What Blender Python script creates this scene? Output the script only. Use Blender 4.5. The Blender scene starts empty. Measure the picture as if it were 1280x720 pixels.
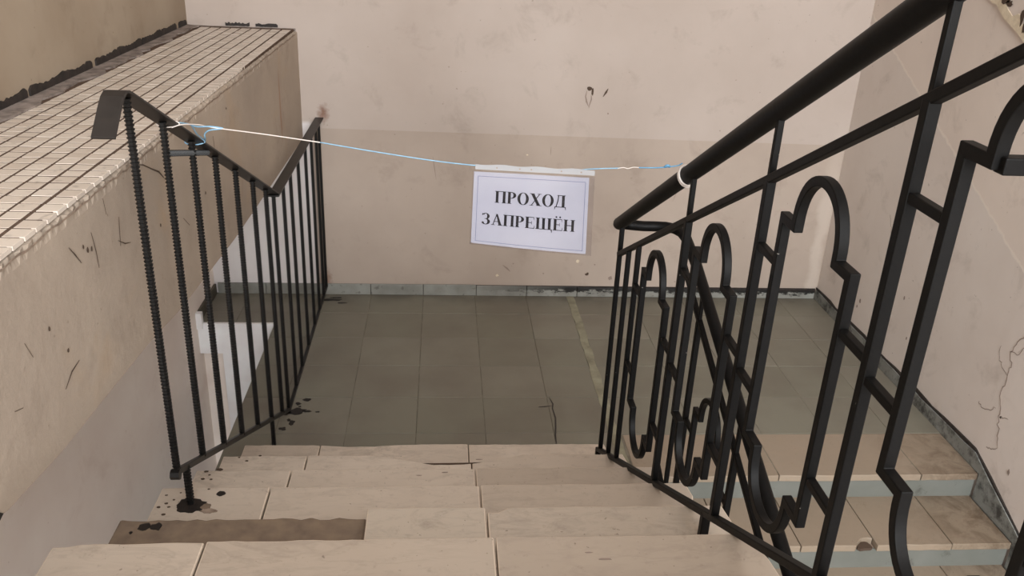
import bpy, math, random
from mathutils import Vector, Matrix
random.seed(7)
R = random.Random(11)
scene = bpy.context.scene
col = scene.collection

# ------------------------------------------------------------------ camera
F_PX, PITCH, YAW, ROLL, CAM_H = 1075.65, .4144, -.0906, .0467, 2.0871
def camera_axes():
    cy, sy = math.cos(YAW), math.sin(YAW)
    f0, r0, u0 = Vector((-sy, cy, 0)), Vector((cy, sy, 0)), Vector((0, 0, 1))
    f = f0*math.cos(PITCH) - u0*math.sin(PITCH)
    u = u0*math.cos(PITCH) + f0*math.sin(PITCH)
    r = r0*math.cos(ROLL) + u*math.sin(ROLL)
    u = u*math.cos(ROLL) - r0*math.sin(ROLL)
    return r, u, f
cd = bpy.data.cameras.new('camera'); cam = bpy.data.objects.new('camera', cd); col.objects.link(cam)
r_, u_, f_ = camera_axes()
m = Matrix((r_, u_, -f_)).transposed().to_4x4(); m.translation = (0, 0, CAM_H)
cam.matrix_world = m
cd.sensor_width = 36; cd.lens = F_PX/1280*36; cd.clip_start = .02
scene.camera = cam

# ------------------------------------------------------------------ light
w = bpy.data.worlds.new('world'); scene.world = w; w.use_nodes = True
bg = w.node_tree.nodes['Background']; bg.inputs[0].default_value = (.93, .96, 1.0, 1); bg.inputs[1].default_value = 1.5
def area(name, loc, target, sx, sy, power, color):
    l = bpy.data.lights.new(name, 'AREA'); l.shape = 'RECTANGLE'; l.size = sx; l.size_y = sy; l.energy = power; l.color = color
    o = bpy.data.objects.new(name, l); col.objects.link(o); o.location = loc
    o.rotation_euler = (Vector(target)-Vector(loc)).to_track_quat('-Z', 'Y').to_euler()
    return o
area('added_rear_light', (1.0, -4.4, 3.0), (-.1, 3.8, .5), 2.4, 1.8, 360, (.95, .98, 1))  # unseen area light far behind the camera, added to even out the brightness
area('added_overhead_light', (.5, -1.0, 3.5), (.0, 2.4, .3), 2.2, 1.2, 75, (.95, .98, 1))  # unseen area light added above the camera to shade the treads softly
vs = scene.view_settings; vs.view_transform = 'Standard'; vs.look = 'None'; vs.exposure = .28; vs.gamma = 1; vs.use_curve_mapping = False

# ------------------------------------------------------------------ materials
def lin(c):
    return tuple(((v/255)/12.92 if v/255 <= .04045 else ((v/255+.055)/1.055)**2.4) for v in c) + (1,)
class NT:
    def __init__(s, name, rough=.7, spec=.3, metal=0):
        s.m = bpy.data.materials.new(name); s.m.use_nodes = True; s.t = s.m.node_tree
        s.b = s.t.nodes['Principled BSDF']; s.b.inputs['Roughness'].default_value = rough
        s.b.inputs['Specular IOR Level'].default_value = spec; s.b.inputs['Metallic'].default_value = metal
        s._p = None
    def n(s, k): return s.t.nodes.new(k)
    def put(s, sock, v):
        if isinstance(v, bpy.types.NodeSocket): s.t.links.new(v, sock)
        elif v is not None: sock.default_value = v
    def pos(s):
        if s._p is None:
            g = s.n('ShaderNodeNewGeometry'); x = s.n('ShaderNodeSeparateXYZ'); s.t.links.new(g.outputs['Position'], x.inputs[0])
            s._p = (g.outputs['Position'], x.outputs[0], x.outputs[1], x.outputs[2])
        return s._p
    def math(s, op, a, b=None, clamp=False):
        q = s.n('ShaderNodeMath'); q.operation = op; q.use_clamp = clamp; s.put(q.inputs[0], a); s.put(q.inputs[1], b); return q.outputs[0]
    def noise(s, scale, detail=4, rough=.55, dist=0, stretch=None):
        q = s.n('ShaderNodeTexNoise'); q.inputs['Scale'].default_value = scale; q.inputs['Detail'].default_value = detail
        q.inputs['Roughness'].default_value = rough; q.inputs['Distortion'].default_value = dist
        v = s.pos()[0]
        if stretch:
            mp = s.n('ShaderNodeMapping'); mp.inputs['Scale'].default_value = stretch; s.t.links.new(v, mp.inputs[0]); v = mp.outputs[0]
        s.t.links.new(v, q.inputs['Vector']); return q.outputs['Fac']
    def step(s, v, lo, hi):
        q = s.n('ShaderNodeMapRange'); q.inputs[1].default_value = lo; q.inputs[2].default_value = hi; s.put(q.inputs[0], v); return q.outputs[0]
    def mix(s, f, a, b):
        q = s.n('ShaderNodeMix'); q.data_type = 'RGBA'; s.put(q.inputs[0], f)
        s.put(q.inputs[6], lin(a) if isinstance(a, tuple) else a); s.put(q.inputs[7], lin(b) if isinstance(b, tuple) else b); return q.outputs[2]
    def rnd(s): return s.n('ShaderNodeObjectInfo').outputs['Random']
    def color(s, c): s.put(s.b.inputs['Base Color'], lin(c) if isinstance(c, tuple) else c); return s
    def bump(s, h, strength=.3, dist=.004):
        q = s.n('ShaderNodeBump'); q.inputs['Strength'].default_value = strength; q.inputs['Distance'].default_value = dist
        s.put(q.inputs['Height'], h); s.t.links.new(q.outputs[0], s.b.inputs['Normal']); return s
def simple(name, c, rough=.6, spec=.3, var=.0, scale=30, metal=0, c2=None, bump=0):
    t = NT(name, rough, spec, metal)
    n = t.noise(scale, 5)
    t.color(t.mix(t.step(n, .35, .7), c, c2 or tuple(max(0, int(v*(1-var))) for v in c)))
    if bump: t.bump(n, bump, .003)
    return t.m
M = {}
def wallpaint(t, base, dark, stain=(120, 104, 90)):
    a = t.mix(t.step(t.noise(1.6, 5), .35, .7), base, dark)
    a = t.mix(t.math('MULTIPLY', t.step(t.noise(5, 8, .65, .4), .56, .8), .4), a, stain)
    a = t.mix(t.math('MULTIPLY', t.step(t.noise(3.2, 3, .5, 0, (3, 3, .35)), .5, .9), .12), a, dark)
    sp = t.step(t.noise(46, 2, .5), .74, .78)
    return t.mix(t.math('MULTIPLY', sp, .5), a, stain)
# back wall: light upper paint, darker dado, white patch below the ledge, rust where the rail meets it
t = NT('back_wall_paint', .62, .25)
P, X, Y, Z = t.pos()
up = wallpaint(t, (188, 174, 164), (178, 163, 152))
dado = wallpaint(t, (181, 165, 152), (167, 151, 138))
line = t.math('ADD', t.math('MULTIPLY', X, -.0085), .964)
c = t.mix(t.step(t.math('SUBTRACT', line, Z), -.0015, .0015), up, dado)
wm = t.math('MULTIPLY', t.step(t.math('SUBTRACT', -.70, X), -.012, .012), t.step(t.math('SUBTRACT', 1.0, Z), -.01, .01))
c = t.mix(wm, c, t.mix(t.step(t.noise(2.2), .35, .7), (236, 231, 229), (218, 210, 208)))
wp = t.math('MULTIPLY', t.step(t.math('ABSOLUTE', t.math('SUBTRACT', X, t.math('ADD', 2.18, t.math('MULTIPLY', t.noise(7), .1)))), .05, .015), t.step(t.math('SUBTRACT', 1.1, Z), 0, .5))
c = t.mix(t.math('MULTIPLY', wp, .35), c, (215, 203, 190))
for rx, rz, s in ((-.632, 1.05, .036), (-.66, .085, .045), (-.65, .0, .04)):
    dx = t.math('SUBTRACT', X, rx); dz = t.math('MULTIPLY', t.math('SUBTRACT', Z, rz), .6)
    d = t.math('SQRT', t.math('ADD', t.math('MULTIPLY', dx, dx), t.math('MULTIPLY', dz, dz)))
    d = t.math('ADD', d, t.math('MULTIPLY', t.math('SUBTRACT', t.noise(40), .5), .05))
    c = t.mix(t.math('MULTIPLY', t.step(d, s, .005), .75), c, (112, 66, 40))
t.color(c); t.bump(t.noise(9, 6), .12, .01); M['back'] = t.m
# left wall: brownish above the ledge, lilac below
t = NT('left_wall_paint', .65, .25); P, X, Y, Z = t.pos()
up = wallpaint(t, (171, 156, 137), (153, 136, 116), (107, 90, 73))
lo = wallpaint(t, (246, 236, 227), (232, 217, 207), (202, 180, 166))
t.color(t.mix(t.step(Z, 1.2, 1.21), lo, up)); t.bump(t.noise(8, 6), .15, .01); M['left'] = t.m
# right wall with a diagonal paint edge
t = NT('right_wall_paint', .62, .25); P, X, Y, Z = t.pos()
dg = t.math('SUBTRACT', Z, t.math('ADD', t.math('MULTIPLY', Y, .468), -.507))
dg = t.math('ADD', dg, t.math('MULTIPLY', t.math('SUBTRACT', t.noise(25), .5), .03))
up = wallpaint(t, (227, 214, 203), (214, 201, 191)); lo = wallpaint(t, (221, 211, 203), (210, 198, 189))
c = t.mix(t.step(dg, -.002, .002), lo, up)
c = t.mix(t.math('MULTIPLY', t.step(t.math('ABSOLUTE', dg), .010, .003), .55), c, (236, 226, 214))
t.color(c); t.bump(t.noise(9, 6), .14, .01); M['right'] = t.m
# parapet face
t = NT('parapet_plaster', .75, .2); P, X, Y, Z = t.pos()
c = wallpaint(t, (177, 162, 146), (157, 143, 129), (115, 100, 88))
c = t.mix(t.math('MULTIPLY', t.step(t.noise(2.3, 6, .6, .6), .56, .72), .35), c, (178, 150, 116))
# thin brown run mark
rx = t.math('ABSOLUTE', t.math('SUBTRACT', Y, t.math('ADD', 4.07, t.math('MULTIPLY', t.math('SUBTRACT', t.noise(6), .5), .03))))
rm = t.math('MULTIPLY', t.step(rx, .02, .004), t.math('MULTIPLY', t.step(Z, 1.38, 1.3), t.step(Z, 1.02, 1.1)))
c = t.mix(t.math('MULTIPLY', rm, .5), c, (150, 96, 62))
t.color(c); t.bump(t.noise(16, 8, .65), .35, .008); M['parapet'] = t.m
# ledge tiles
t = NT('ledge_tile_ceramic', .38, .4)
c = t.mix(t.rnd(), (222, 210, 197), (205, 191, 177)); c = t.mix(t.math('MULTIPLY', t.step(t.noise(28, 5), .6, .72), .45), c, (100, 91, 84))
t.color(c); M['ledge_tile'] = t.m
M['grout'] = simple('ledge_grout', (104, 86, 74), .9, .1, c2=(80, 66, 57), scale=60, bump=.3)
M['mortar_strip'] = simple('ledge_mortar', (160, 148, 140), .9, .1, c2=(110, 100, 94), scale=24, bump=.4)
M['tar'] = simple('black_tar', (40, 36, 34), .6, .3, c2=(58, 50, 46), scale=40, bump=.4)
M['cement'] = simple('raw_cement', (158, 140, 124), .9, .1, c2=(120, 104, 92), scale=50, bump=.5)
# floor tiles
t = NT('floor_tile_paint', .42, .35); P, X, Y, Z = t.pos()
c = t.mix(t.rnd(), (131, 127, 114), (121, 118, 104)); c = t.mix(t.math('MULTIPLY', t.step(t.noise(2.6, 6), .4, .68), .55), c, (107, 97, 87))
c = t.mix(t.math('MULTIPLY', t.step(t.noise(24, 6, .7), .62, .8), .35), c, (132, 124, 108))
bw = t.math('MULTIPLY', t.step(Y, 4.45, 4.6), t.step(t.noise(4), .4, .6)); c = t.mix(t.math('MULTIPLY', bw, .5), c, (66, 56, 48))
t.color(c); t.bump(t.noise(7, 5), .12, .006); M['floor_tile'] = t.m
M['floor_grout'] = simple('floor_grout', (137, 130, 116), .9, .1, c2=(96, 91, 81), scale=9)
M['floor_band'] = simple('floor_repair_cement', (154, 151, 130), .75, .2, c2=(125, 120, 103), scale=14, bump=.3)
# marble
def marble(name, a, b, v, dirt, dirtamt, dlo=.6, wall=False):
    t = NT(name, .42, .4)
    c = t.mix(t.rnd(), a, b)
    ve = t.math('ABSOLUTE', t.math('SUBTRACT', t.noise(4.5, 7, .6, 1.2, (1, 2.4, 1)), .5))
    c = t.mix(t.math('MULTIPLY', t.math('MULTIPLY', t.step(ve, .045, .0), t.step(t.noise(2.4, 3), .45, .7)), .4), c, v)
    c = t.mix(t.math('MULTIPLY', t.step(t.noise(3, 5), .4, .75), .45), c, b)
    c = t.mix(t.math('MULTIPLY', t.step(t.noise(10, 7, .7, .5), dlo, dlo+.14), dirtamt), c, dirt)
    c = t.mix(t.math('MULTIPLY', t.step(t.noise(11, 8, .68, .8, (1, 2.6, 1)), .5, .72), .38), c, v)
    c = t.mix(t.math('MULTIPLY', t.step(t.noise(38, 5, .7), .6, .72), .3), c, dirt)
    c = t.mix(t.math('MULTIPLY', t.step(t.noise(75, 2), .71, .75), .6), c, (100, 86, 74))
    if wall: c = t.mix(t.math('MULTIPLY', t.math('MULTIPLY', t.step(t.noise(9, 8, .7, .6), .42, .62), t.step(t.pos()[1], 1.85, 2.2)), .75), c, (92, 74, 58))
    t.color(c); t.bump(t.noise(22, 5), .06, .004); return t.m
M['marble'] = marble('marble_tread', (216, 202, 186), (171, 156, 140), (146, 133, 120), (124, 107, 93), .3)
M['marble_edge'] = marble('marble_edge_highlight', (222, 206, 188), (208, 191, 172), (196, 180, 162), (170, 150, 130), .15)  # paler tone paints a highlight along the bevelled tread nosings
M['marble_grey'] = marble('marble_tread_veined', (195, 183, 167), (182, 168, 152), (125, 115, 107), (125, 111, 100), .45, .55)
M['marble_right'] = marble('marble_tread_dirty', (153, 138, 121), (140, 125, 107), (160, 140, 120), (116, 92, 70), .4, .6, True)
M['step_core'] = simple('step_plaster', (172, 154, 138), .8, .2, c2=(150, 134, 120), scale=12, bump=.2)
M['mortar'] = simple('mortar_bed', (130, 113, 96), .9, .15, c2=(112, 97, 84), scale=26, bump=.5)
t = NT('blue_grey_riser_paint', .55, .3)
c = t.mix(t.step(t.noise(5, 6), .35, .7), (119, 120, 114), (106, 108, 101)); c = t.mix(t.math('MULTIPLY', t.step(t.noise(13, 8, .7, .3, (1, 1, .6)), .6, .72), .75), c, (74, 70, 65))
t.color(c); M['riser'] = t.m
t = NT('skirting_paint', .45, .35); P, X, Y, Z = t.pos()
c = t.mix(t.step(t.noise(8, 6), .35, .7), (148, 148, 141), (123, 121, 114))
bare = t.math('MULTIPLY', t.step(X, .2, .75), t.step(t.math('ADD', Z, t.math('MULTIPLY', t.math('SUBTRACT', t.noise(18, 5, .7, 0, (1, 1, 2)), .5), .13)), .028, .036))
c = t.mix(bare, c, (34, 32, 30)); c = t.mix(t.math('MULTIPLY', t.step(t.noise(34, 5), .62, .7), .5), c, (70, 64, 58))
t.color(c); M['skirting'] = t.m
t = NT('right_skirting_paint', .5, .3); P, X, Y, Z = t.pos()
c = t.mix(t.step(t.noise(6, 6), .35, .7), (141, 142, 137), (114, 114, 108)); c = t.mix(t.math('MULTIPLY', t.step(t.noise(14, 8, .7), .47, .62), .85), c, (44, 41, 38))
t.color(c); M['skirting_right'] = t.m
M['skirting_left'] = simple('left_skirting_paint', (84, 80, 68), .5, .3, c2=(62, 56, 48), scale=12)
M['white'] = simple('white_limewash', (246, 246, 246), .8, .2, c2=(233, 226, 226), scale=5)
t = NT('black_iron_paint', .48, .14)
n = t.noise(120, 4); c = t.mix(t.step(n, .3, .7), (9, 8, 8), (15, 14, 13)); c = t.mix(t.step(t.noise(70, 2), .77, .79), c, (150, 144, 138))
t.color(c); t.bump(t.noise(45, 4), .15, .002); M['iron'] = t.m
M['iron_plain'] = simple('black_rebar_paint', (13, 12, 12), .42, .35, c2=(20, 19, 18), scale=60)
M['flat_bar'] = simple('dark_flat_bar', (42, 37, 34), .45, .4, c2=(28, 25, 23), scale=20)
M['splat'] = simple('black_paint_splash', (30, 26, 24), .45, .4, c2=(44, 38, 34), scale=60)
M['paper'] = simple('white_paper', (173, 172, 180), .7, .25, c2=(165, 165, 176), scale=6)
M['ink'] = simple('black_ink', (26, 24, 28), .6, .2)
M['border'] = simple('grey_print_line', (112, 114, 138), .6, .2)
M['blue'] = simple('blue_wire_sheath', (140, 180, 204), .4, .4, c2=(116, 158, 186), scale=80)
M['bluedark'] = simple('blue_wire_sheath_deep', (84, 142, 180), .4, .4, c2=(108, 160, 192), scale=80)
M['whitewire'] = simple('white_wire_sheath', (214, 204, 196), .4, .4)
M['cream'] = simple('cream_broken_plaster', (222, 208, 184), .9, .1, c2=(196, 180, 156), scale=40, bump=.6)
M['crack'] = simple('crack_grey', (146, 130, 120), .9, .1)  # plain grey for cracks, chips and scuffs
M['scratch'] = simple('scratch_dark', (84, 70, 60), .9, .1)
t = NT('clear_plastic', .12, .5)
tr = t.n('ShaderNodeBsdfTransparent'); gl = t.n('ShaderNodeBsdfGlossy'); gl.inputs['Roughness'].default_value = .12
t.put(tr.inputs[0], (.97, .97, .98, 1)); t.put(gl.inputs[0], (1, 1, 1, 1))
mx = t.n('ShaderNodeMixShader'); t.put(mx.inputs[0], t.math('ADD', t.math('MULTIPLY', t.step(t.noise(60, 3, .6, .6), .68, .74), .07), .035))
t.t.links.new(tr.outputs[0], mx.inputs[1]); t.t.links.new(gl.outputs[0], mx.inputs[2]); t.t.links.new(mx.outputs[0], t.t.nodes['Material Output'].inputs[0]); M['plastic'] = t.m
t = NT('white_sleeve_strip', .35, .5); t.color((176, 176, 178)); t.b.inputs['Alpha'].default_value = .7; M['strip'] = t.m

# ------------------------------------------------------------------ mesh helpers
class MB:
    def __init__(s): s.v = []; s.f = []
    def add(s, vs, fs):
        k = len(s.v); s.v += [tuple(p) for p in vs]; s.f += [tuple(i+k for i in f) for f in fs]; return s
    def box(s, x0, x1, y0, y1, z0, z1):
        return s.add([(x0,y0,z0),(x1,y0,z0),(x1,y1,z0),(x0,y1,z0),(x0,y0,z1),(x1,y0,z1),(x1,y1,z1),(x0,y1,z1)],
                     [(3,2,1,0),(4,5,6,7),(0,1,5,4),(1,2,6,5),(2,3,7,6),(3,0,4,7)])
    def prism(s, poly, d, fn):
        """extrude a 2D polygon: fn(a, b, t) gives the point, t = 0 or d"""
        n = len(poly)
        return s.add([fn(a, b, 0) for a, b in poly] + [fn(a, b, d) for a, b in poly],
                     [tuple(range(n))[::-1], tuple(range(n, 2*n))] + [(i, (i+1) % n, n+(i+1) % n, n+i) for i in range(n)])
    def bar(s, pts, x, a, b, closed=False):
        """square bar of width a in the plane and depth b across it, along pts = (y, z), in the plane x"""
        n = len(pts); V = []
        for i in range(n):
            p = Vector(pts[i])
            d0 = (p-Vector(pts[i-1])) if (i > 0 or closed) else None
            d1 = (Vector(pts[(i+1) % n])-p) if (i < n-1 or closed) else None
            d0 = (d0 or d1).normalized(); d1 = (d1 or d0).normalized()
            n0 = Vector((-d0.y, d0.x)); n1 = Vector((-d1.y, d1.x)); mt = (n0+n1)
            o = mt/max(.6, mt.length_squared)*a if mt.length > 1e-4 else n0*a/2
            for q, xx in ((o, -b/2), (o, b/2), (-o, b/2), (-o, -b/2)):
                V.append((x+xx, p.x+q.x, p.y+q.y))
        F = []
        for i in range(n if closed else n-1):
            k, l = 4*i, 4*((i+1) % n)
            for j in range(4): F.append((k+j, k+(j+1) % 4, l+(j+1) % 4, l+j))
        if not closed: F += [(3,2,1,0), tuple(4*(n-1)+j for j in range(4))]
        return s.add(V, F)
    def tube(s, pts, r, seg=8, radii=None):
        pts = [Vector(p) for p in pts]; n = len(pts); V = []; up = None
        for i, p in enumerate(pts):
            d = (pts[min(i+1, n-1)]-pts[max(i-1, 0)]).normalized()
            if up is None: up = Vector((0, 0, 1)) if abs(d.z) < .9 else Vector((1, 0, 0))
            a = d.cross(up).normalized(); up = a.cross(d).normalized()
            rr = radii[i] if radii else r
            for k in range(seg):
                an = 2*math.pi*k/seg; V.append(p + a*math.cos(an)*rr + up*math.sin(an)*rr)
        F = [(i*seg+k, i*seg+(k+1) % seg, (i+1)*seg+(k+1) % seg, (i+1)*seg+k) for i in range(n-1) for k in range(seg)]
        F += [tuple(range(seg))[::-1], tuple((n-1)*seg+k for k in range(seg))]
        return s.add(V, F)
    def mesh(s, name, mat, smooth=False):
        me = bpy.data.meshes.new(name); me.from_pydata(s.v, [], s.f); me.update()
        if smooth: me.polygons.foreach_set('use_smooth', [True]*len(me.polygons))
        if mat: me.materials.append(M[mat])
        return me
    def build(s, name, mat, parent=None, smooth=False, bevel=0, edge=None):
        o = bpy.data.objects.new(name, s.mesh(name, mat, smooth)); col.objects.link(o)
        if parent: adopt(o, parent)
        if bevel:
            b = o.modifiers.new('bevel', 'BEVEL'); b.width = bevel; b.segments = 2; b.limit_method = 'ANGLE'; b.harden_normals = smooth
            if edge: o.data.materials.append(M[edge]); b.material = 1
        return o
def adopt(o, parent):
    o.parent = parent
    T = Matrix.Translation(parent.location) if not parent.parent else Matrix.Translation(parent.location) @ Matrix.Identity(4)
    o.matrix_parent_inverse = T.inverted()
def tag(o, label=None, cat=None, group=None, kind=None):
    for k, v in (('label', label), ('category', cat), ('group', group), ('kind', kind)):
        if v: o[k] = v
    return o
def thing(name, loc, label, cat, group=None):
    o = bpy.data.objects.new(name, None); o.empty_display_size = .1; col.objects.link(o); o.location = loc
    return tag(o, label, cat, group)
def struct(o, label=None): return tag(o, label, kind='structure')
def blob(cx, cy, rx, ry, n=14, jag=.25, rot=0):
    out = []
    for i in range(n):
        a = 2*math.pi*i/n; k = 1+R.uniform(-jag, jag)
        x, y = rx*k*math.cos(a), ry*k*math.sin(a)
        out.append((cx+x*math.cos(rot)-y*math.sin(rot), cy+x*math.sin(rot)+y*math.cos(rot)))
    return out

# ------------------------------------------------------------------ setting
XL, XR, YB = -1.29, 2.275, 4.625            # left wall, right wall, back wall
wall_back = struct(MB().box(XL-.15, XR+.15, YB, YB+.15, -1.8, 3.7).build('wall_back', 'back'), 'beige painted back wall with a darker lower band')
wall_left = struct(MB().box(XL-.15, XL, -2.2, YB, -1.8, 3.7).build('wall_left', 'left'), 'brownish left wall above the ledge, lilac below')
wall_right = struct(MB().box(XR, XR+.15, -2.2, YB, -1.8, 3.7).build('wall_right', 'right'), 'pale right wall with diagonal paint edge')
struct(MB().box(XL-.15, XR+.15, -2.2, YB+.15, 3.7, 3.85).build('ceiling', 'white'))

# landing: slab, tiles
YF = 2.87
fl = MB().box(-.885, XR, YF, YB, -.16, -.0022).box(XL, -.885, 4.237, YB, -.16, -.0022)
floor = struct(fl.build('floor', 'floor_grout'), 'olive grey tiled landing floor')
def tile_obj(x0, x1, y0, y1, parent, mat, name='floor_tile', g=.0028, z0=-.006, z1=0., bev=.0012):
    a, b, c, d = x0+g/2, x1-g/2, y0+g/2, y1-g/2; h = bev; jz = R.uniform(-.0008, .0008)
    mb = MB().add([(a,c,z0),(b,c,z0),(b,d,z0),(a,d,z0),(a,c,z1-h+jz),(b,c,z1-h+jz),(b,d,z1-h+jz),(a,d,z1-h+jz),(a+h,c+h,z1+jz),(b-h,c+h,z1+jz),(b-h,d-h,z1+jz),(a+h,d-h,z1+jz)],
        [(0,1,5,4),(1,2,6,5),(2,3,7,6),(3,0,4,7),(4,5,9,8),(5,6,10,9),(6,7,11,10),(7,4,8,11),(8,9,10,11)])
    return mb.build(name, mat, parent)
rows = [YF, 3.1626, 3.4626, 3.7626, 4.0626, 4.3626, 4.611]
lc = [-.885, -.699, -.399, -.099, .201, .501, .748]
rc = [.786, 1.13, 1.43, 1.73, 2.03, XR-.012]
for j in range(6):
    for i in range(len(lc)-1): tile_obj(lc[i], lc[i+1], rows[j], rows[j+1], floor, 'floor_tile')
    if j:
        for i in range(len(rc)-1): tile_obj(rc[i], rc[i+1], rows[j] if j > 1 else 3.147, rows[j+1], floor, 'floor_tile')
for x0, x1 in ((XL+.015, -1.09), (-1.09, -.885)):
    for y0, y1 in ((4.237, 4.3626), (4.3626, 4.611)): tile_obj(x0, x1, y0, y1, floor, 'floor_tile')
band = []
ys = [2.90+i*.057 for i in range(31)]
for y in ys: band.append((.746+R.uniform(-.004, .004), y))
for y in ys[::-1]: band.append((.789+R.uniform(-.004, .004), y))
MB().prism(band[::-1], .0078, lambda a, b, t: (a, b, -.0065+t)).build('cement_repair_strip', 'floor_band', floor)
MB().box(XL, -.885, 4.222, 4.237, -.183, -.002).build('slab_edge', 'white', floor)
MB().box(XL, XL+.03, 4.205, 4.237, -.03, .062).build('skirting_end', 'white', floor)
struct(MB().box(-1.178, -.887, 4.242, 4.60, -1.8, -.165).build('wall_below_landing', 'white'), 'white wall below the landing edge')
struct(MB().box(XL, -1.178, 4.285, 4.60, -1.8, -.165).build('wall_stairwell', 'left'), 'lilac painted wall strip below the landing')
struct(MB().box(XL-.15, XR+.15, -2.2, YB+.15, -1.95, -1.8).build('floor_below', 'floor_tile'), 'lower floor of the stairwell')

# skirtings
bb = struct(MB().box(-1.27, XR-.012, YB-.006, YB, 0, .062).build('baseboard_back', 'tar'), 'blue grey tiled skirting of the back wall')
xs = [-1.27, -.999, -.70, -.403, -.10, .209, .506, .806, 1.106, 1.406, 1.706, 2.006, XR-.014]
for i in range(len(xs)-1):
    g = .0015; y0 = YB-.016+R.uniform(-.001, .001); h = .066-.0085*max(0, xs[i])+R.uniform(-.0015, .0015)
    MB().box(xs[i]+g, xs[i+1]-g, y0, YB-.006, 0, h).build('skirting_tile', 'skirting', bb, bevel=.002)
bl = struct(MB().box(XL, XL+.014, 4.237, YB-.016, 0, .06).build('baseboard_left', 'skirting_left', bevel=.002))
poly = [(YB-.016, 0), (YB-.016, .058)]
y = YB-.1
while y > 2.95: poly.append((y, .060+R.uniform(-.004, .004))); y -= .09
poly += [(2.90, .068), (2.77, .012), (2.57, -.064), (2.30, -.18), (1.9, -.345), (1.9, -.60), (2.26, -.36), (2.26, -.24), (2.55, -.24), (2.55, -.12), (2.838, -.12), (2.838, 0)]
br = struct(MB().prism(poly, .013, lambda a, b, t: (XR-.013+t, a, b)).build('baseboard_right', 'skirting_right'), 'chipped blue grey skirting stepping down the right wall')
top = [(a, b-.004) for a, b in poly[1:]][:0]
edge = [p for p in poly[1:] if p[0] > 1.95 and p[1] > -.33 and p not in ((2.26,-.24),(2.55,-.24),(2.55,-.12),(2.838,-.12),(2.838,0))]
MB().prism(edge + [(a+R.uniform(-.02, .02), b+.006+R.uniform(0, .012)) for a, b in edge[::-1]], .008, lambda a, b, t: (XR-.008+t, a, b)).build('tar_edge', 'tar', br)

# ------------------------------------------------------------------ tiled ledge on the left
ledge = thing('tiled_ledge', (-1.03, 2.4, .93), 'long plastered ledge topped with small cream square tiles along the left wall', 'ledge')
def fx(y): return -.745-.0115*(YB-y)
low = [(.2, 1.13), (.9, 1.105), (1.24, 1.075), (1.33, 1.036), (1.56, 1.008), (2.1, .978), (2.4, .945), (2.7, .932), (3.06, .915), (3.6, .91), (4.2, .908), (YB, .905)]
def lowz(y):
    for (a, za), (b, zb) in zip(low, low[1:]):
        if a <= y <= b: return za+(zb-za)*(y-a)/(b-a)
    return low[-1][1]
ZT = 1.472
mb = MB(); n = 300; V = []; Fc = []
for i in range(n+1):
    y = .2+(YB-.2)*i/n; x = fx(y); j = R.uniform(-.006, .006)
    V += [(XL+.001, y, lowz(y)+.02), (x-.012, y, lowz(y)+R.uniform(-.005, .005)), (x, y, lowz(y)+.008), (x, y, ZT-.03), (x+R.uniform(-.007, .001), y, ZT-.004+R.uniform(-.006, .002)), (x-.02, y, ZT), (XL+.001, y, ZT)]
for i in range(n):
    for k in range(7): Fc.append((7*i+k, 7*i+(k+1) % 7, 7*(i+1)+(k+1) % 7, 7*(i+1)+k))
Fc += [tuple(range(7)), tuple(7*n+k for k in range(7))[::-1]]
mb.add(V, Fc); mb.build('plaster_body', 'parapet', ledge)
bed = MB().prism([(fx(.2)-.014, .2), (fx(YB)-.014, YB), (XL, YB), (XL, .2)], .0117, lambda a, b, t: (a, b, ZT-.0035+t)).build('grout_bed', 'grout', ledge)
# mortar strip by the wall, black tar line with ragged edge
ragA = [(y/100, -1.225+R.uniform(-.018, .012)) for y in range(20, 462, 6)]
MB().prism([(x, y) for y, x in ragA] + [(XL, 4.61), (XL, .2)], .0135, lambda a, b, t: (a, b, ZT+.001+t)).build('mortar_fillet', 'mortar_strip', ledge)
pieces = [(.3, 2.0), (2.01, 2.79), (2.81, 3.33), (3.37, 3.60), (3.605, 3.90), (3.91, 4.18), (4.19, 4.42), (4.47, 4.60)]
for a, b in pieces:
    n = max(4, int((b-a)/.014)); lo = []; hi = []
    for i in range(n+1):
        y = a+(b-a)*i/n; e = .4 if i in (0, n) else 1
        lo.append((y, ZT+.012+R.uniform(-.004, .004))); hi.append((y, ZT+.010+(.030+.004*math.sin(y*23)+R.uniform(-.0035, .0035))*(.75 if e < 1 else 1)))
    MB().prism(lo+hi[::-1], .006, lambda p, q, t: (XL+t, p, q)).build('tar_line', 'tar', ledge)
for a, b, h in ((-1.10, -.98, .020), (-.95, -.84, .018)):
    n = 14; lo = [(a+(b-a)*i/n, ZT+.012+h*R.uniform(.0, .1)) for i in range(n+1)]; hi = [(a+(b-a)*i/n, ZT+.014+h*R.uniform(.5, .9)) for i in range(n+1)]
    MB().prism(lo+hi[::-1], .006, lambda p, q, t: (p, YB-.006+t, q)).build('tar_line', 'tar', ledge)
MB().box(-1.24, -.752, YB-.010, YB, ZT, ZT+.010).build('mortar_joint', 'mortar_strip', ledge)
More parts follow.
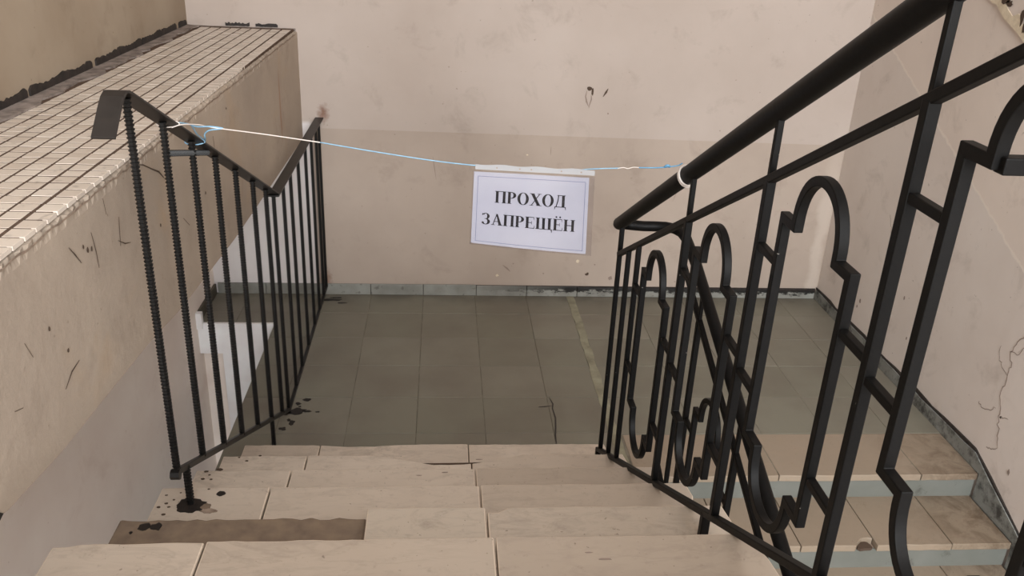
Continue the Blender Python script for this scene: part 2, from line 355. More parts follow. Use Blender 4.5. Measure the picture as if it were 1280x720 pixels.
# tiles
PT = .0498
cells = []
for c_ in range(9):
    for k in range(88):
        y0 = .24+k*PT; y1 = y0+PT
        if y1 > YB-.012: continue
        skew = 0
        x1 = fx((y0+y1)/2)*.55+fx(3)*.45-.010-c_*PT; x0 = x1-PT
        x1 += (.004 if c_ == 0 else 0)
        vis = (y0+y1)/2 > 1.47+(-.777-(x0+x1)/2)*2.17
        cells.append((not vis, (x0**2+y0**2), x0, x1, y0+skew, y1+skew, R.uniform(-.0007, .0007), c_, k))
cells.sort()
g = .0032
proto = None; stuff = MB()
hw = PT/2-.0036; hv = PT/2-.0030; hb = hw-.0003; hc = hv-.0003; H = .009
tv = [(-hw,-hv,0),(hw,-hv,0),(hw,hv,0),(-hw,hv,0),(-hw,-hv,H-.0003),(hw,-hv,H-.0003),(hw,hv,H-.0003),(-hw,hv,H-.0003),(-hb,-hc,H),(hb,-hc,H),(hb,hc,H),(-hb,hc,H)]
tf = [(0,1,5,4),(1,2,6,5),(2,3,7,6),(3,0,4,7),(4,5,9,8),(5,6,10,9),(6,7,11,10),(7,4,8,11),(8,9,10,11)]
tm = MB().add(tv, tf).mesh('ledge_tile', 'ledge_tile')
for i, (nv, d, x0, x1, y0, y1, dz, c_, k) in enumerate(cells):
    cx, cy = (x0+x1)/2, (y0+y1)/2
    if i < 300:
        o = bpy.data.objects.new('ledge_tile', tm); col.objects.link(o); o.location = (cx, cy, ZT+dz); o.rotation_euler[2] = R.uniform(-.012, .012); adopt(o, ledge)
    else:
        stuff.add([(cx+a, cy+b, ZT+dz+c) for a, b, c in tv], tf)
tag(stuff.build('ledge_tile_remainder', 'ledge_tile', ledge), kind='stuff')
# scratches and chips on the plaster face
def face_line(pts, wd, parent, mat, fn, name):
    """thin ragged mark: pts (a, b) on a wall plane, fn maps (a, b, t) to the world"""
    if name == 'crack':
        q = [Vector(pts[0])]
        for a, b in zip(pts, pts[1:]):
            for k in (.25, .5, .75, 1): q.append(Vector(a).lerp(Vector(b), k)+Vector((R.uniform(-.009, .009), R.uniform(-.006, .006)))*(k < 1))
        pts = [tuple(v) for v in q]
    L = []; Rr = []
    n = len(pts)
    for i, p in enumerate(pts):
        q0 = Vector(pts[max(0, i-1)]); q1 = Vector(pts[min(n-1, i+1)]); d = (q1-q0).normalized(); nn = Vector((-d.y, d.x))
        k = wd*(.25 if i in (0, n-1) else R.uniform(.7, 1.2)); L.append(Vector(p)+nn*k/2); Rr.append(Vector(p)-nn*k/2)
    poly = [tuple(v) for v in L]+[tuple(v) for v in Rr[::-1]]
    return MB().prism(poly, .0008, fn).build(name, mat, parent)
onface = lambda a, b, t: (fx(a)+.0015+t, a, b)
for pts, wd in (([(2.181, 1.455), (2.23, 1.44), (2.29, 1.412), (2.34, 1.39), (2.377, 1.36)], .004), ([(2.0, 1.318), (2.04, 1.295), (2.075, 1.285)], .004), ([(2.01, 1.30), (2.02, 1.35), (2.025, 1.37)], .003),
               ([(1.743, 1.399), (1.765, 1.375), (1.79, 1.345)], .003), ([(1.86, 1.39), (1.87, 1.34), (1.872, 1.30)], .003), ([(1.62, 1.13), (1.66, 1.15), (1.70, 1.155)], .004), ([(1.95, 1.44), (1.955, 1.40)], .003),
               ([(2.5, 1.2), (2.55, 1.16)], .003), ([(1.5, 1.3), (1.52, 1.26)], .003), ([(2.9, 1.35), (2.905, 1.29)], .003), ([(1.42, 1.2), (1.45, 1.19)], .004), ([(2.62, 1.31), (2.63, 1.27)], .003)):
    face_line(pts, wd, ledge, 'scratch', onface, 'scratch')
for y, z, r in ((2.17, 1.33, .006), (1.83, 1.36, .005), (1.81, 1.375, .004), (1.85, 1.355, .004), (1.6, 1.28, .004), (2.3, 1.25, .004), (2.75, 1.2, .004), (3.1, 1.4, .004), (1.66, 1.2, .004)):
    MB().prism(blob(y, z, r, r*1.3, 8), .0008, onface).build('chip', 'scratch', ledge)
MB().prism([(1.19, 1.105), (1.235, 1.085), (1.30, 1.048), (1.315, 1.052), (1.285, 1.082), (1.24, 1.112), (1.19, 1.135)], .0012, onface).build('broken_edge_shade', 'tar', ledge)  # flat black sheet paints the shade in the chipped gap
face_line([(y/100, ZT-.010+R.uniform(-.004, .003)) for y in range(130, 460, 3)], .0045, ledge, 'cement', onface, 'chipped_edge')

# ------------------------------------------------------------------ upper flight (the one we look down)
RISE, GO, Y1 = .1533, .2925, 2.852
stair = thing('staircase', (0, 2.0, 0), 'worn marble staircase leading down to the landing between the railings', 'staircase')
NST = 8
core = MB()
prof = [(YF-.005, -.16), (YF-.005, 0)]
prof = []
for k in range(1, NST+1):
    yk = Y1-(k-1)*GO-.078
    prof += [(yk, (k-1)*RISE-.031 if k > 1 else -.16), (yk, k*RISE-.031)]
prof += [(-.6, NST*RISE-.031), (-.6, NST*RISE-.25), (Y1-(NST-1)*GO-.35, NST*RISE-.25), (Y1-.35, -.16)]
core.prism(prof, 1.40, lambda a, b, t: (-.73+t, a, b)).build('step_core', 'step_core', stair)
rx = {1: .655, 2: .66, 3: .69, 4: .70, 5: .695, 6: .665, 7: .67, 8: .67, 9: .67}
def wear(k, x):
    b = R.uniform(-.0022, .0012)
    if k == 1: b -= .015*max(0, 1-abs(x+.36)/.13) + .010*max(0, 1-abs(x+.24)/.14)
    if k == 2:
        b -= .058*max(0, min(1, (x+.22)/.20)) * (1 if x < .10 else max(0, 1-(x-.10)/.20))
    if k == 5 and x > .115: b -= .030*max(0, 1-abs(x-.13)/.035)
    if k == 6: b -= .012*max(0, 1-abs(x+.73)/.04)
    return b
for k in range(1, NST+1):
    yk = Y1-(k-1)*GO; z = k*RISE
    js = [-.745, -.457, .115, rx[k]]
    if k == 5: js = [-.168, .115, rx[k]]
    for i in range(len(js)-1):
        a, b = js[i]+(.0022 if i else 0), js[i+1]-(.0022 if i < len(js)-2 else 0)
        n = max(4, int((b-a)/.025)); front = []
        for q in range(n+1):
            x = a+(b-a)*q/n; front.append((x, yk+wear(k, x)))
        back = yk-GO-.07 if k < NST else -.6
        if i == len(js)-2:
            side = [(b+R.uniform(-.012, .012)+.0, yk-.06-q*.05) for q in range(4)]
            side = [(x, y) for x, y in side if y > back+.02]
        else: side = []
        if k == 6 and i == len(js)-2: front[-1] = (b-.03, yk-.004); side = [(b-.02, yk-.03), (b-.005, yk-.075), (b, yk-.12), (b+.012, yk-.2)]
        poly = front+side+[(b if not side else side[-1][0], back), (a, back)]
        if k == 5: mt = 'marble_grey'
        else: mt = 'marble'
        dz = R.uniform(-.0015, .0015)
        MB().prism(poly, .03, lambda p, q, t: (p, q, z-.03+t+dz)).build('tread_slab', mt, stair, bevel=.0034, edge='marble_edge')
# bare mortar where the slab of one step is missing
yk = Y1-4*GO; n = 26
fr = [(-.745+(.575)*q/n, yk+.005+R.uniform(-.005, .004)) for q in range(n+1)]
MB().prism(fr+[(-.17, yk-GO-.02), (-.745, yk-GO-.02)], .03, lambda p, q, t: (p, q, 5*RISE-.060+t)).build('mortar_bed', 'mortar', stair, bevel=.006)
MB().prism([(-.17, Y1-GO-.012), (-.06, Y1-GO-.018), (.10, Y1-GO-.016), (.20, Y1-GO-.012), (.20, Y1-GO-.10), (-.17, Y1-GO-.10)], .010, lambda p, q, t: (p, q, 2*RISE-.032+t)).build('broken_mortar', 'scratch', stair)
# paint splashes on the treads
def splash(x, y, z, rx_, ry_, parent, mat='splat', jag=.25, n=16, h=.0012):
    MB().prism(blob(x, y, rx_, ry_, n, jag), h, lambda p, q, t: (p, q, z+t)).build('paint_splash', mat, parent)
z4 = 4*RISE+.0005
splash(-.648, 1.897, z4, .034, .034, stair, jag=.2, n=20); splash(-.668, 1.90, z4+.0003, .016, .03, stair); splash(-.584, 1.945, z4, .012, .011, stair, jag=.12)
splash(-.60, 1.872, z4, .020, .010, stair, 'cement'); splash(-.61, 1.89, z4+.0002, .012, .012, stair, 'mortar')
for x, y, r in ((-.715, 1.905, .006), (-.70, 1.92, .004), (-.705, 1.89, .005), (-.725, 1.94, .004), (-.69, 1.95, .003), (-.73, 1.89, .006), (-.68, 1.965, .004), (-.62, 1.965, .004), (-.71, 1.86, .006)): splash(x, y, z4, r*.9, r*.6, stair, 'scratch', n=9)
for x, y, r in ((-.681, 1.66, .013), (-.652, 1.66, .013), (-.705, 1.64, .004)): splash(x, y, 5*RISE-.0298, r, r, stair, n=12)
z3 = 3*RISE+.0005
for x, y, r in ((-.676, 2.268, .011), (-.714, 2.258, .007), (-.715, 2.22, .007), (-.69, 2.218, .005), (-.70, 2.24, .004)): splash(x, y, z3, r*.9, r*.6, stair, 'scratch', n=10)
for x, y, r in ((-.69, 2.55, .006), (-.62, 2.56, .006), (-.66, 2.53, .008)): splash(x, y, 2*RISE+.0005, r*.8, r*.5, stair, 'scratch', n=10)
for x, y, k, r in ((.30, 1.36, 6, .004), (.02, 2.265, 3, .005), (.14, 2.55, 2, .007), (-.06, 2.25, 3, .005), (.33, 1.34, 6, .007)): splash(x, y-.02, k*RISE+.0005, r*2.0, r*.4, stair, 'crack', n=9, h=.0006)
# splashes on the landing
for x, y, a, b in ((-.632, 3.342, .038, .028), (-.675, 3.325, .02, .02), (-.64, 3.245, .012, .018), (-.60, 3.44, .018, .012), (-.635, 3.405, .012, .012), (-.585, 3.34, .02, .008), (-.655, 3.27, .008, .01), (-.54, 3.335, .01, .005), (-.625, 3.38, .006, .006), (-.67, 3.20, .014, .012), (-.62, 4.53, .05, .014), (-.56, 4.49, .025, .007), (-.60, 4.56, .03, .01)):
    MB().prism(blob(x, y, a, b, 15, .35), .0010, lambda p, q, t: (p, q, .0008+t)).build('paint_splash', 'splat', floor)
# cracked tile
face_line([(.512, 3.46), (.524, 3.40), (.517, 3.36), (.522, 3.28), (.513, 3.2), (.505, 3.14), (.503, 3.08)], .007, floor, 'splat', lambda a, b, t: (a, b, .0008+t), 'tile_crack')
face_line([(.455, 3.375), (.485, 3.378), (.517, 3.384)], .007, floor, 'splat', lambda a, b, t: (a, b, .0008+t), 'tile_crack')

# ------------------------------------------------------------------ lower flight, going down on the right
R2, G2, YS = .12, .2885, 2.838
stair2 = thing('staircase', (1.5, 2.3, -.5), 'marble staircase with pale blue risers going down beside the right wall', 'staircase')
prof = [(YF, -.16), (YF, -.031)]
NS2 = 7
pr = []
for k in range(NS2):
    yk = YS-k*G2-(-.0)
    pr += [(yk+.022, -k*R2-.031), (yk+.022, -(k+1)*R2-.031)]
pr = [(YF-.001, -.031)] + pr[:] + [(YS-NS2*G2, -NS2*R2-.031), (YS-NS2*G2, -NS2*R2-.2), (YF-.001, -.25)]
MB().prism(pr, XR-.013-.80, lambda a, b, t: (.80+t, a, b)).build('step_core', 'step_core', stair2)
for k in range(NS2):
    yk = YS-k*G2; z = -k*R2
    js = [.80, 1.40, 2.012, XR-.014] if k == 0 else ([.80, 1.10, 1.402, 1.708, 2.016, XR-.014] if k == 1 else [.80, 1.4, 2.0, XR-.014])
    back = 3.145 if k == 0 else yk+G2+.02
    for i in range(len(js)-1):
        a, b = js[i]+.0018, js[i+1]-.0018; n = max(3, int((b-a)/.04))
        fr = [(a+(b-a)*q/n, yk+R.uniform(-.001, .0025)) for q in range(n+1)]
        if k == 1 and i == 2:
            fr = [p for p in fr if p[0] < 1.60] + [(1.622, yk), (1.640, yk+.022), (1.662, yk+.042), (1.69, yk+.046), (b, yk+.04)]
        poly = fr+[(b, back), (a, back)]
        MB().prism(poly[::-1], .03, lambda p, q, t: (p, q, z-.03+t)).build('tread_slab', 'marble_right', stair2, bevel=.003)
    MB().box(.80, XR-.014, yk+.014, yk+.022, z-R2, z-.03).build('riser', 'riser', stair2)
MB().prism(blob(1.668, 2.570, .034, .022, 14, .3), .012, lambda p, q, t: (p, q, -.1495+t)).build('broken_mortar', 'scratch', stair2)
# ------------------------------------------------------------------ left railing: flat bar over ribbed rods
lr = thing('stair_railing', (-.65, 3.0, 0), 'plain black railing of ribbed rods on the left, bent to a V at the landing', 'railing')
XA = -.652
def flat(pts, wd, th, name, mat):
    MB().bar(pts, XA, th, wd).build(name, mat, lr, bevel=.0012)
top_l = [(1.688, 1.648), (1.745, 1.697), (1.765, 1.712), (1.785, 1.719), (1.803, 1.716), (1.822, 1.708), (3.28, 1.030)]
flat(top_l, .046, .006, 'top_bar', 'flat_bar')
flat([(3.262, 1.026), (4.62, 1.026)], .044, .006, 'top_bar', 'flat_bar')
flat([(1.826, .770), (3.275, .052)], .013, .016, 'bottom_bar', 'iron_plain')
flat([(3.268, .050), (4.60, .062)], .013, .016, 'bottom_bar', 'iron_plain')
def rebar(p, q, r, name, parent, mat='iron_plain', pitch=.009):
    p, q = Vector(p), Vector(q); L = (q-p).length; n = max(2, int(L/pitch)); pts = []; rad = []
    for i in range(n):
        for f, rr in ((0, r*.84), (.55, r*.84), (.62, r*1.12), (.92, r*1.12)):
            pts.append(p+(q-p)*min(1, (i+f)/n)); rad.append(rr)
    pts.append(q); rad.append(r*.84)
    return MB().tube(pts, r, 7, rad).build(name, mat, parent, smooth=False)
def ltop(y): return 1.716-(y-1.803)*.4645 if y < 3.27 else 1.026
def lbot(y): return .770-(y-1.826)*.4955 if y < 3.27 else .05+.009*(y-3.268)
for y in (1.838, 2.05, 2.262, 2.478, 2.70, 2.928, 3.13):
    rebar((XA, y, lbot(y)), (XA, y, ltop(y)-.004), .0088, 'baluster', lr)
for y in (3.268, 3.475, 3.655, 3.868, 4.09, 4.285, 4.46, 4.575):
    rebar((XA, y, lbot(y)), (XA, y, ltop(y)-.004), .0082, 'baluster', lr)
rebar((XA, 2.05, 1.522), (XA, 2.40, 1.43), .0075, 'brace', lr)
rebar((XA, 1.905, .735), (XA, 1.905, 4*RISE-.001), .0095, 'foot', lr)
rebar((XA, 2.93, .215), (XA, 2.93, 0), .0085, 'foot', lr)
MB().prism(blob(1.826, .765, .014, .014, 8, .1), .022, lambda a, b, t: (XA-.011+t, a, b)).build('weld', 'iron_plain', lr)

# ------------------------------------------------------------------ ornamental railings
def loop(cy, cz, hw=.1365, hh=.226, ins=.052, rise=.100):
    """closed outline of the ornament: legs, shoulders, arch above and below (y, z)"""
    a = hw-ins; pts = []
    def arch(sg):
        out = [(-hw, sg*hh), (-hw+ins, sg*hh)] if True else []
        for q in range(1, 24):
            an = math.pi*(1-q/24); out.append((a*math.cos(an), sg*(hh+.004+rise*math.sin(an)**.85)))
        return out+[(a, sg*hh), (hw, sg*hh)]
    pts = arch(1)+[(-x, z) for x, z in [(-x, z) for x, z in arch(-1)[::-1]]]
    return [(cy+x, cz+z) for x, z in pts]
A = .0174
def ornate(root, X, p0, hslope, centers, mains, thin, zl, zb, zh, slope_sign, feet, cross=.137, yend=None):
    for cy, cz in centers:
        lp = MB().bar(loop(cy, cz), X, A, A, closed=True).build('scroll_loop', 'iron', root, smooth=True, bevel=.002)
        for sgn in (-1, 1):
            for dz in (-cross, cross):
                y0 = cy+sgn*.1365; y1 = cy+sgn*.236
                zz = cz+dz
                if zz < zl(y1)-.02 and zz > zb(y1)+.02:
                    MB().bar([(y0+sgn*A*.5, zz), (y1-sgn*A*.4, zz)], X, A*.85, A*.85).build('connector', 'iron', lp, bevel=.002)
    for y in mains: MB().bar([(y, zb(y)), (y, zl(y))], X, A*1.06, A*1.06).build('baluster', 'iron', root, bevel=.002)
    for y in mains: MB().bar([(y, zl(y)), (y, zh(y)-.012)], X, A*.74, A*.74).build('handrail_post', 'iron', root, bevel=.002)
    for y in thin: MB().bar([(y, zb(y)), (y, zl(y))], X, A*.9, A*.9).build('baluster', 'iron', root, bevel=.002)
XB = .613
zh1 = lambda y: 1.118-(y-2.755)*.533
zl1 = lambda y: 1.036-(y-2.685)*.521
zb1 = lambda y: .205-(y-2.735)*.5385
rr = thing('stair_railing', (XB, 1.6, 0), 'ornate black railing with arched loops on the right, rope tied to its handrail', 'railing', None)
cents = [(2.222, .882), (1.75, 1.131), (1.278, 1.380), (.806, 1.628), (.334, 1.876)]
ornate(rr, XB, None, None, cents, (1.986, 1.514, 1.042, .570, .098), (2.458, 2.585), zl1, zb1, zh1, 1, None)
MB().bar([(2.718, zb1(2.718)), (2.718, zh1(2.718)-.01)], XB, A*.9, A*.9).build('end_post', 'iron', rr, bevel=.002)
MB().bar([(2.728, zl1(2.728)), (-.2, zl1(-.2))], XB, A*.95, A*.95).build('upper_rail', 'iron', rr, bevel=.002)
MB().bar([(2.745, zb1(2.745)), (-.2, zb1(-.2))], XB, .016, A*1.1).build('bottom_rail', 'iron', rr, bevel=.002)
MB().bar([(2.752, RISE), (2.752, zb1(2.752)+.005)], XB, A*1.1, A*1.1).build('foot', 'iron', rr, bevel=.002)
MB().bar([(1.560, 5*RISE), (1.560, zb1(1.560))], XB, A*1.15, A*1.15).build('foot', 'iron', rr, bevel=.002)
MB().bar([(.62, 8*RISE), (.62, zb1(.62))], XB, A*1.15, A*1.15).build('foot', 'iron', rr, bevel=.002)
MB().box(XB, XB+.16, .882-.010, .882+.010, 1.842, 1.862).build('tie_bar', 'iron', rr, bevel=.002)
hp = [(XB, 2.785-.01, 1.106)] + [(XB, y, zh1(y)) for y in [2.765-i*.12 for i in range(26)]]
MB().tube([(XB, 2.79, 1.10), (XB, 2.783, 1.104)]+hp[1:], .0225, 16, [.010, .019]+[.0225]*(len(hp)-1)).build('handrail', 'iron', rr, smooth=True)

XC = .825
rl = thing('stair_railing', (XC, 1.8, -.3), 'second ornate black railing beyond the first, sloping down toward the viewer', 'railing')
zh2 = lambda y: 1.06+(y-2.53)*.372
zl2 = lambda y: .955+(y-2.53)*.40
zb2 = lambda y: .135+(y-2.53)*.41
c2 = [(2.19, .41), (1.718, .222), (1.246, .033), (.774, -.156)]
ornate(rl, XC, None, None, c2, (2.42, 1.954, 1.482, 1.01, .54), (2.53,), zl2, zb2, zh2, -1, None)
MB().bar([(2.66, .001), (2.66, 1.075)], XC, A*1.05, A*1.05).build('newel_post', 'iron', rl, bevel=.002)
MB().bar([(2.66, zl2(2.66)), (.5, zl2(.5))], XC, A*.95, A*.95).build('upper_rail', 'iron', rl, bevel=.002)
MB().bar([(2.66, zb2(2.66)), (.5, zb2(.5))], XC, .016, A*1.1).build('bottom_rail', 'iron', rl, bevel=.002)
for k, y in ((2, 2.36), (4, 1.75)): MB().bar([(y, -k*R2), (y, zb2(y))], XC, A, A).build('foot', 'iron', rl, bevel=.002)
wr = [(XB+.02, 2.772, 1.108), (.66, 2.775, 1.104), (.70, 2.775, 1.101), (.74, 2.772, 1.102), (.775, 2.762, 1.104), (.80, 2.74, 1.106), (.817, 2.71, 1.104), (.8245, 2.67, 1.096), (XC, 2.62, 1.083)] + [(XC, y, zh2(y)) for y in [2.53-i*.15 for i in range(14)]]
MB().tube(wr, .0180, 14).build('handrail', 'iron', rl, smooth=True)

# ------------------------------------------------------------------ rope and sign
def yl(x): return 2.20-.16*(x+.628)/1.224
rope = thing('rope', (-.03, 2.12, 1.5), 'thin blue and white wire strung between the two railings', 'rope')
def spline(pts, n=6):
    P = [Vector(p) for p in pts]; out = []
    for i in range(len(P)-1):
        p0, p1, p2, p3 = P[max(0, i-1)], P[i], P[i+1], P[min(len(P)-1, i+2)]
        for k in range(n):
            s = k/n; out.append(.5*((2*p1)+(-p0+p2)*s+(2*p0-5*p1+4*p2-p3)*s*s+(-p0+3*p1-3*p2+p3)*s**3))
    return out+[P[-1]]
WR = .0015
lt = ltop(2.14)
MB().tube(spline([(XA+.012, 2.075, 1.578), (XA+.03, 2.10, 1.580), (-.60, 2.16, 1.566), (-.575, 2.192, 1.552), (-.447, 2.177, 1.542), (-.306, 2.159, 1.529)]), WR, 8).build('white_strand', 'whitewire', rope, smooth=True)
MB().tube(spline([(-.306, 2.159, 1.529), (-.165, 2.14, 1.513), (-.025, 2.122, 1.499), (.08, 2.1075, 1.493), (.176, 2.095, 1.492), (.296, 2.080, 1.492), (.385, 2.068, 1.502), (.444, 2.061, 1.507)]), WR, 8).build('blue_strand', 'blue', rope, smooth=True)
MB().tube(spline([(.49, 2.055, 1.511), (.53, 2.05, 1.513), (.561, 2.046, 1.517), (.585, 2.043, 1.522), (XB-.02, 2.035, 1.530)]), WR*1.1, 8).build('blue_strand', 'bluedark', rope, smooth=True)
MB().tube(spline([(.438, 2.061, 1.506), (.452, 2.060, 1.509), (.463, 2.058, 1.507), (.476, 2.057, 1.511), (.492, 2.055, 1.511)]), WR*.8, 6).build('white_strand', 'whitewire', rope, smooth=True)
MB().tube(spline([(.553, 2.047, 1.516), (.556, 2.043, 1.521), (.562, 2.043, 1.521), (.565, 2.047, 1.517)]), .003, 8).build('knot', 'bluedark', rope, smooth=True)
# ties on the left rail: a loop round the flat bar
def ring_bar(yc, w, h, r, mat, name, tilt=0):
    zc = ltop(yc); pts = []
    for q in range(21):
        an = 2*math.pi*q/20; pts.append((XA+w*math.cos(an), yc+h*.4*math.sin(an)+tilt*math.cos(an), zc+h*math.sin(an)))
    MB().tube(pts, r, 7).build(name, mat, rope, smooth=True)
ring_bar(2.09, .0245, .007, .0015, 'whitewire', 'tie_loop', .006)
ring_bar(2.295, .0245, .007, .0018, 'blue', 'tie_loop', .006)
MB().tube(spline([(XA+.02, 2.11, 1.582), (-.62, 2.14, 1.572), (-.605, 2.165, 1.560), (-.58, 2.19, 1.555), (-.55, 2.192, 1.551)]), .0019, 8).build('blue_strand', 'blue', rope, smooth=True)
MB().tube(spline([(-.615, 2.145, 1.570), (-.617, 2.17, 1.555), (-.622, 2.22, 1.525), (XA+.027, 2.285, 1.497)]), .0019, 8).build('blue_strand', 'blue', rope, smooth=True)
MB().tube(spline([(XA+.027, 2.295, 1.490), (-.612, 2.25, 1.512), (-.603, 2.215, 1.520), (-.600, 2.205, 1.532), (-.585, 2.195, 1.544), (-.555, 2.192, 1.549)]), .0019, 8).build('blue_strand', 'blue', rope, smooth=True)
for dy, tl, rad in ((0, .012, .0255), (.013, .018, .0258)):
    pts = []
    yc = 2.045+dy
    for q in range(25):
        an = 2*math.pi*q/24; pts.append((XB+rad*math.cos(an), yc+tl*math.cos(an)+rad*.45*math.sin(an), zh1(yc+tl*math.cos(an))+rad*math.sin(an)*.90))
    MB().tube(pts, .0026, 8).build('tie_loop', 'whitewire', rope, smooth=True)

# sign
TL, TR, BR, BL = Vector((.082, 2.108, 1.477)), Vector((.366, 2.048, 1.484)), Vector((.371, 2.040, 1.284)), Vector((.078, 2.100, 1.288))
nrm = (TR-TL).cross(BL-TL).normalized()
if nrm.y > 0: nrm = -nrm
def S(u, v, t=0):
    p = TL.lerp(TR, u).lerp(BL.lerp(BR, u), v)
    return p + nrm*(t + .006*math.sin(math.pi*u)*v)
sign = thing('paper_sign', (.22, 2.07, 1.28), 'white paper sign with black capital letters in a clear sleeve hanging from the wire', 'sign')
def sheet(u0, u1, v0, v1, t, th, name, mat, nu=12, nv=8, wob=0, par=None):
    mb = MB(); V = []
    for layer in (0, 1):
        for j in range(nv+1):
            for i in range(nu+1):
                w_ = wob*math.sin(i*1.3+j*.4) if wob else 0
                V.append(S(u0+(u1-u0)*i/nu, v0+(v1-v0)*j/nv+w_*(1 if j == 0 else 0), t+(th if layer else 0)))
    W = nu+1; K = W*(nv+1); Fc = []
    for j in range(nv):
        for i in range(nu):
            a = j*W+i; Fc += [(a, a+1, a+W+1, a+W), (K+a, K+a+W, K+a+W+1, K+a+1)]
    for i in range(nu): Fc += [(i, K+i, K+i+1, i+1), (nv*W+i, nv*W+i+1, K+nv*W+i+1, K+nv*W+i)]
    for j in range(nv): Fc += [(j*W, (j+1)*W, K+(j+1)*W, K+j*W), (j*W+nu, K+j*W+nu, K+(j+1)*W+nu, (j+1)*W+nu)]
    return mb.add(V, Fc).build(name, mat, par or sign, smooth=False)
paper = sheet(0, 1, 0, 1, 0, .0004, 'paper', 'paper')
b0, b1, c0, c1, bw = .035, .972, .055, .965, .0045
for a in ((b0, b1, c0, c0+bw*1.4), (b0, b1, c1-bw*1.4, c1), (b0, b0+bw, c0, c1), (b1-bw, b1, c0, c1)): sheet(*a, .0005, .0002, 'border_line', 'border', 12, 8, 0, paper)
sheet(-.012, 1.048, -.015, 1.02, .0022, .0002, 'clear_sleeve', 'plastic')
sheet(-.010, 1.046, -.015, 1.018, -.0015, .0002, 'clear_sleeve', 'plastic')
strip_o = sheet(.01, 1.045, -.105, -.035, .0028, .0006, 'binder_strip', 'strip', 16, 2, .008)
for u in (.20, .40, .50, .76, .93): MB().prism(blob(u, -.068, .007, .010, 10, .05), .0004, lambda a, b, t: S(a, b, .0036+t)).build('punch_hole', 'crack', strip_o)
# lettering: serif capitals built from strokes; unit cap height, then mapped to the sheet
def rect(a, b, c, d): return [(a, c), (b, c), (b, d), (a, d)]
def serif(x0, x1, y, up): return rect(x0-.07, x1+.07, y, y+.05) if up else rect(x0-.07, x1+.07, y-.05, y)
def arc(cx, cy, rx, ry, ix, iy, a0, a1, sh=0, n=16):
    """crescent strip between an outer and an inner ellipse, as quads"""
    q = []
    for i in range(n):
        t0 = math.radians(a0+(a1-a0)*i/n); t1 = math.radians(a0+(a1-a0)*(i+1)/n)
        q.append([(cx+rx*math.cos(t0), cy+ry*math.sin(t0)), (cx+rx*math.cos(t1), cy+ry*math.sin(t1)), (cx+sh+ix*math.cos(t1), cy+iy*math.sin(t1)), (cx+sh+ix*math.cos(t0), cy+iy*math.sin(t0))])
    return q
def stem(x0, x1): return [rect(x0, x1, 0, 1), serif(x0, x1, 0, True), serif(x0, x1, 1, False)]
def glyph(ch):
    if ch == 'П': return .96, stem(.10, .31)+stem(.65, .86)+[rect(.1, .86, .945, 1)]
    if ch == 'Н': return .96, stem(.10, .31)+stem(.65, .86)+[rect(.3, .66, .47, .54)]
    if ch == 'Р': return .80, stem(.10, .31)+arc(.36, .725, .38, .275, .16, .225, -90, 90)+[rect(.3, .37, .95, 1), rect(.3, .37, .45, .50)]
    if ch == 'О': return .98, arc(.49, .5, .45, .52, .225, .475, 0, 360, 0, 32)
    if ch == 'Х': return .96, [[(.10, 1), (.36, 1), (.88, 0), (.62, 0)], [(.76, 1), (.84, 1), (.20, 0), (.12, 0)], rect(.02, .42, .955, 1), rect(.64, .94, .955, 1), rect(.02, .32, 0, .045), rect(.54, .96, 0, .045)]
    if ch == 'Д': return .95, [rect(.60, .81, 0, 1), rect(.24, .88, .945, 1), [(.28, .96), (.36, .96), (.34, .6), (.20, .03), (.12, .03), (.26, .6)], rect(.03, .92, 0, .055), [(.03, 0), (.10, 0), (.06, -.2), (.03, -.2)], [(.85, 0), (.92, 0), (.92, -.2), (.89, -.2)]]
    if ch == 'З': return .76, arc(.32, .74, .32, .28, .12, .225, -80, 150)+arc(.32, .26, .37, .28, .15, .225, -150, 85)+[rect(.24, .40, .48, .535), [(.03, .80), (.10, .80), (.09, .98), (.04, .98)], blob(.10, .16, .09, .08, 10, 0)]
    if ch == 'А': return .96, [[(.40, 1), (.53, 1), (.88, 0), (.64, 0)], [(.42, .96), (.46, .86), (.20, 0), (.12, 0)], rect(.24, .66, .30, .36), rect(.02, .32, 0, .045), rect(.56, .96, 0, .045)]
    if ch in 'ЕЁ':
        p = [rect(.10, .31, 0, 1), serif(.10, .25, 0, True), serif(.10, .25, 1, False), rect(.3, .74, .945, 1), rect(.3, .78, 0, .055), rect(.3, .56, .48, .54), [(.68, 1), (.74, 1), (.74, .74), (.72, .74)], [(.72, 0), (.78, 0), (.80, .28), (.775, .28)], rect(.54, .57, .36, .66)]
        if ch == 'Ё': p += [blob(.28, 1.16, .075, .075, 14, 0), blob(.58, 1.16, .075, .075, 14, 0)]
        return .84, p
    if ch == 'Щ': return 1.38, stem(.10, .31)+stem(.56, .77)+stem(1.02, 1.23)+[rect(.1, 1.30, 0, .055), [(1.24, .05), (1.35, .05), (1.35, -.22), (1.31, -.22)]]
def word(txt, u0, u1, vtop, vbot):
    tot = sum(glyph(c)[0] for c in txt); x = 0
    for c in txt:
        wd, polys = glyph(c); mb = MB()
        for qi, q in enumerate(polys):
            lay = .0006+.00001*qi
            mb.prism([(u0+(u1-u0)*(x+a)/tot, vbot+(vtop-vbot)*b) for a, b in q], .00012, lambda a, b, t: S(a, b, lay+t))
        mb.build('letter', 'ink', paper); x += wd
word('ПРОХОД', .19, .815, .245, .405)
word('ЗАПРЕЩЁН', .085, .900, .560, .715)

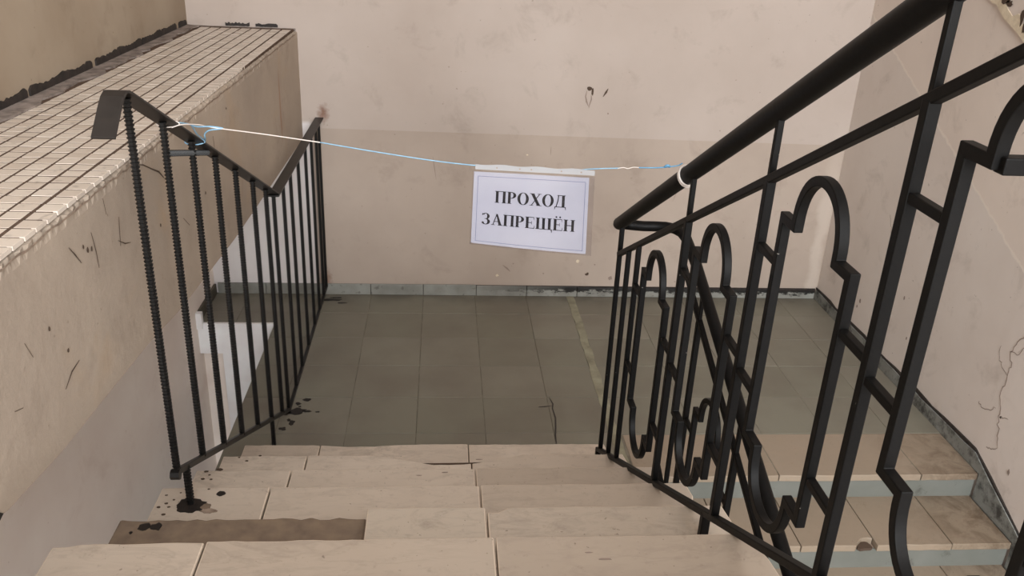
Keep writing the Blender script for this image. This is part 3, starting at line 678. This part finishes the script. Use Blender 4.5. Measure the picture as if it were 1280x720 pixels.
# ------------------------------------------------------------------ marks on the walls
onback = lambda a, b, t: (a, YB-.0012+t*.0+(-.0006 if t else 0), b)
def bmark(poly, mat, name='paint_chip'): MB().prism(poly, .0008, onback).build(name, mat, wall_back)
bmark(blob(.788, 1.222, .014, .012, 10, .15), 'scratch'); bmark(blob(.806, 1.205, .006, .02, 10, .2), 'scratch')
face_line([(.775, 1.21), (.770, 1.18), (.778, 1.15), (.790, 1.125)], .008, wall_back, 'crack', onback, 'scratch')
face_line([(.80, 1.19), (.803, 1.165), (.795, 1.135), (.792, 1.115)], .006, wall_back, 'crack', onback, 'scratch')
face_line([(.89, 1.225), (.88, 1.205), (.865, 1.18)], .010, wall_back, 'scratch', onback, 'scratch')
for x, z, r, mt in ((.90, 1.09, .006, 'crack'), (.86, .14, .016, 'scratch'), (.33, .125, .012, 'cream'), (.80, .22, .014, 'cream'), (.90, .20, .007, 'crack'), (.47, .85, .008, 'cream'), (1.0, .115, .02, 'crack'), (.42, .20, .006, 'crack'), (1.42, .5, .008, 'crack'), (.60, .14, .006, 'crack')):
    bmark(blob(x, z, r*.7, r*.6, 10, .35), mt)
face_line([(.36, .19), (.385, .17), (.405, .15)], .010, wall_back, 'crack', onback, 'scratch')
for x0, z0, dx, dz in ((-.05, .83, .02, -.13), (1.35, .7, -.03, -.1), (.6, .9, .0, -.05)):
    face_line([(x0, z0), (x0+dx*.5, z0+dz*.5), (x0+dx, z0+dz)], .004, wall_back, 'crack', onback, 'scratch')
onright = lambda a, b, t: (XR-.001-t, a, b)
for pts, wd in (([(2.841, .65), (2.87, .60), (2.89, .553), (2.86, .50), (2.867, .456), (2.875, .377), (2.85, .32), (2.847, .281), (2.82, .22), (2.797, .16)], .006), ([(2.867, .456), (2.91, .47), (2.94, .50), (2.95, .55)], .004), ([(2.875, .30), (2.91, .272), (2.962, .256), (2.98, .27)], .005),
               ([(2.84, .28), (2.82, .285), (2.79, .30)], .004), ([(2.89, .553), (2.85, .56), (2.82, .61)], .004), ([(2.797, .16), (2.83, .13), (2.86, .125)], .004), ([(4.0, .75), (3.97, .70), (3.95, .66)], .003)):
    face_line(pts, wd*.6, wall_right, 'crack', onright, 'crack')
for y, z, r in ((4.1, .22, .012), (4.12, .18, .008), (3.7, .42, .010), (3.6, .25, .008), (3.55, .22, .006), (3.35, 1.22, .010), (3.38, 1.25, .006), (2.70, .11, .012), (3.9, .95, .006)):
    MB().prism(blob(y, z, r*.6, r, 9, .3), .0008, onright).build('paint_chip', 'crack', wall_right)
# broken plaster layer high on the right wall
edge = [(3.95, 1.99)]
for i in range(1, 22): edge.append((3.95-i*.036, 1.985-i*.0165+R.uniform(-.008, .008)))
MB().prism(edge+[(2.9, 1.60), (2.9, 2.6), (3.95, 2.6)], .010, lambda a, b, t: (XR-.010+t, a, b)).build('plaster_layer', 'right', wall_right)
strip = [(a-.01, b+.002) for a, b in edge[5:]]
MB().prism(strip+[(a-.012, b+.045+R.uniform(-.02, .015)) for a, b in strip[::-1]], .004, lambda a, b, t: (XR-.0135+t, a, b)).build('broken_plaster', 'cream', wall_right)
for y, z, a, b in ((3.56, 1.855, .035, .016), (3.50, 1.84, .03, .018), (3.46, 1.825, .02, .012), (3.36, 1.79, .012, .03), (3.62, 1.88, .02, .012), (3.33, 1.75, .01, .02)):
    MB().prism(blob(y, z, a, b, 12, .4), .001, lambda p, q, t: (XR-.0145+t, p, q)).build('paint_chip', 'scratch', wall_right)
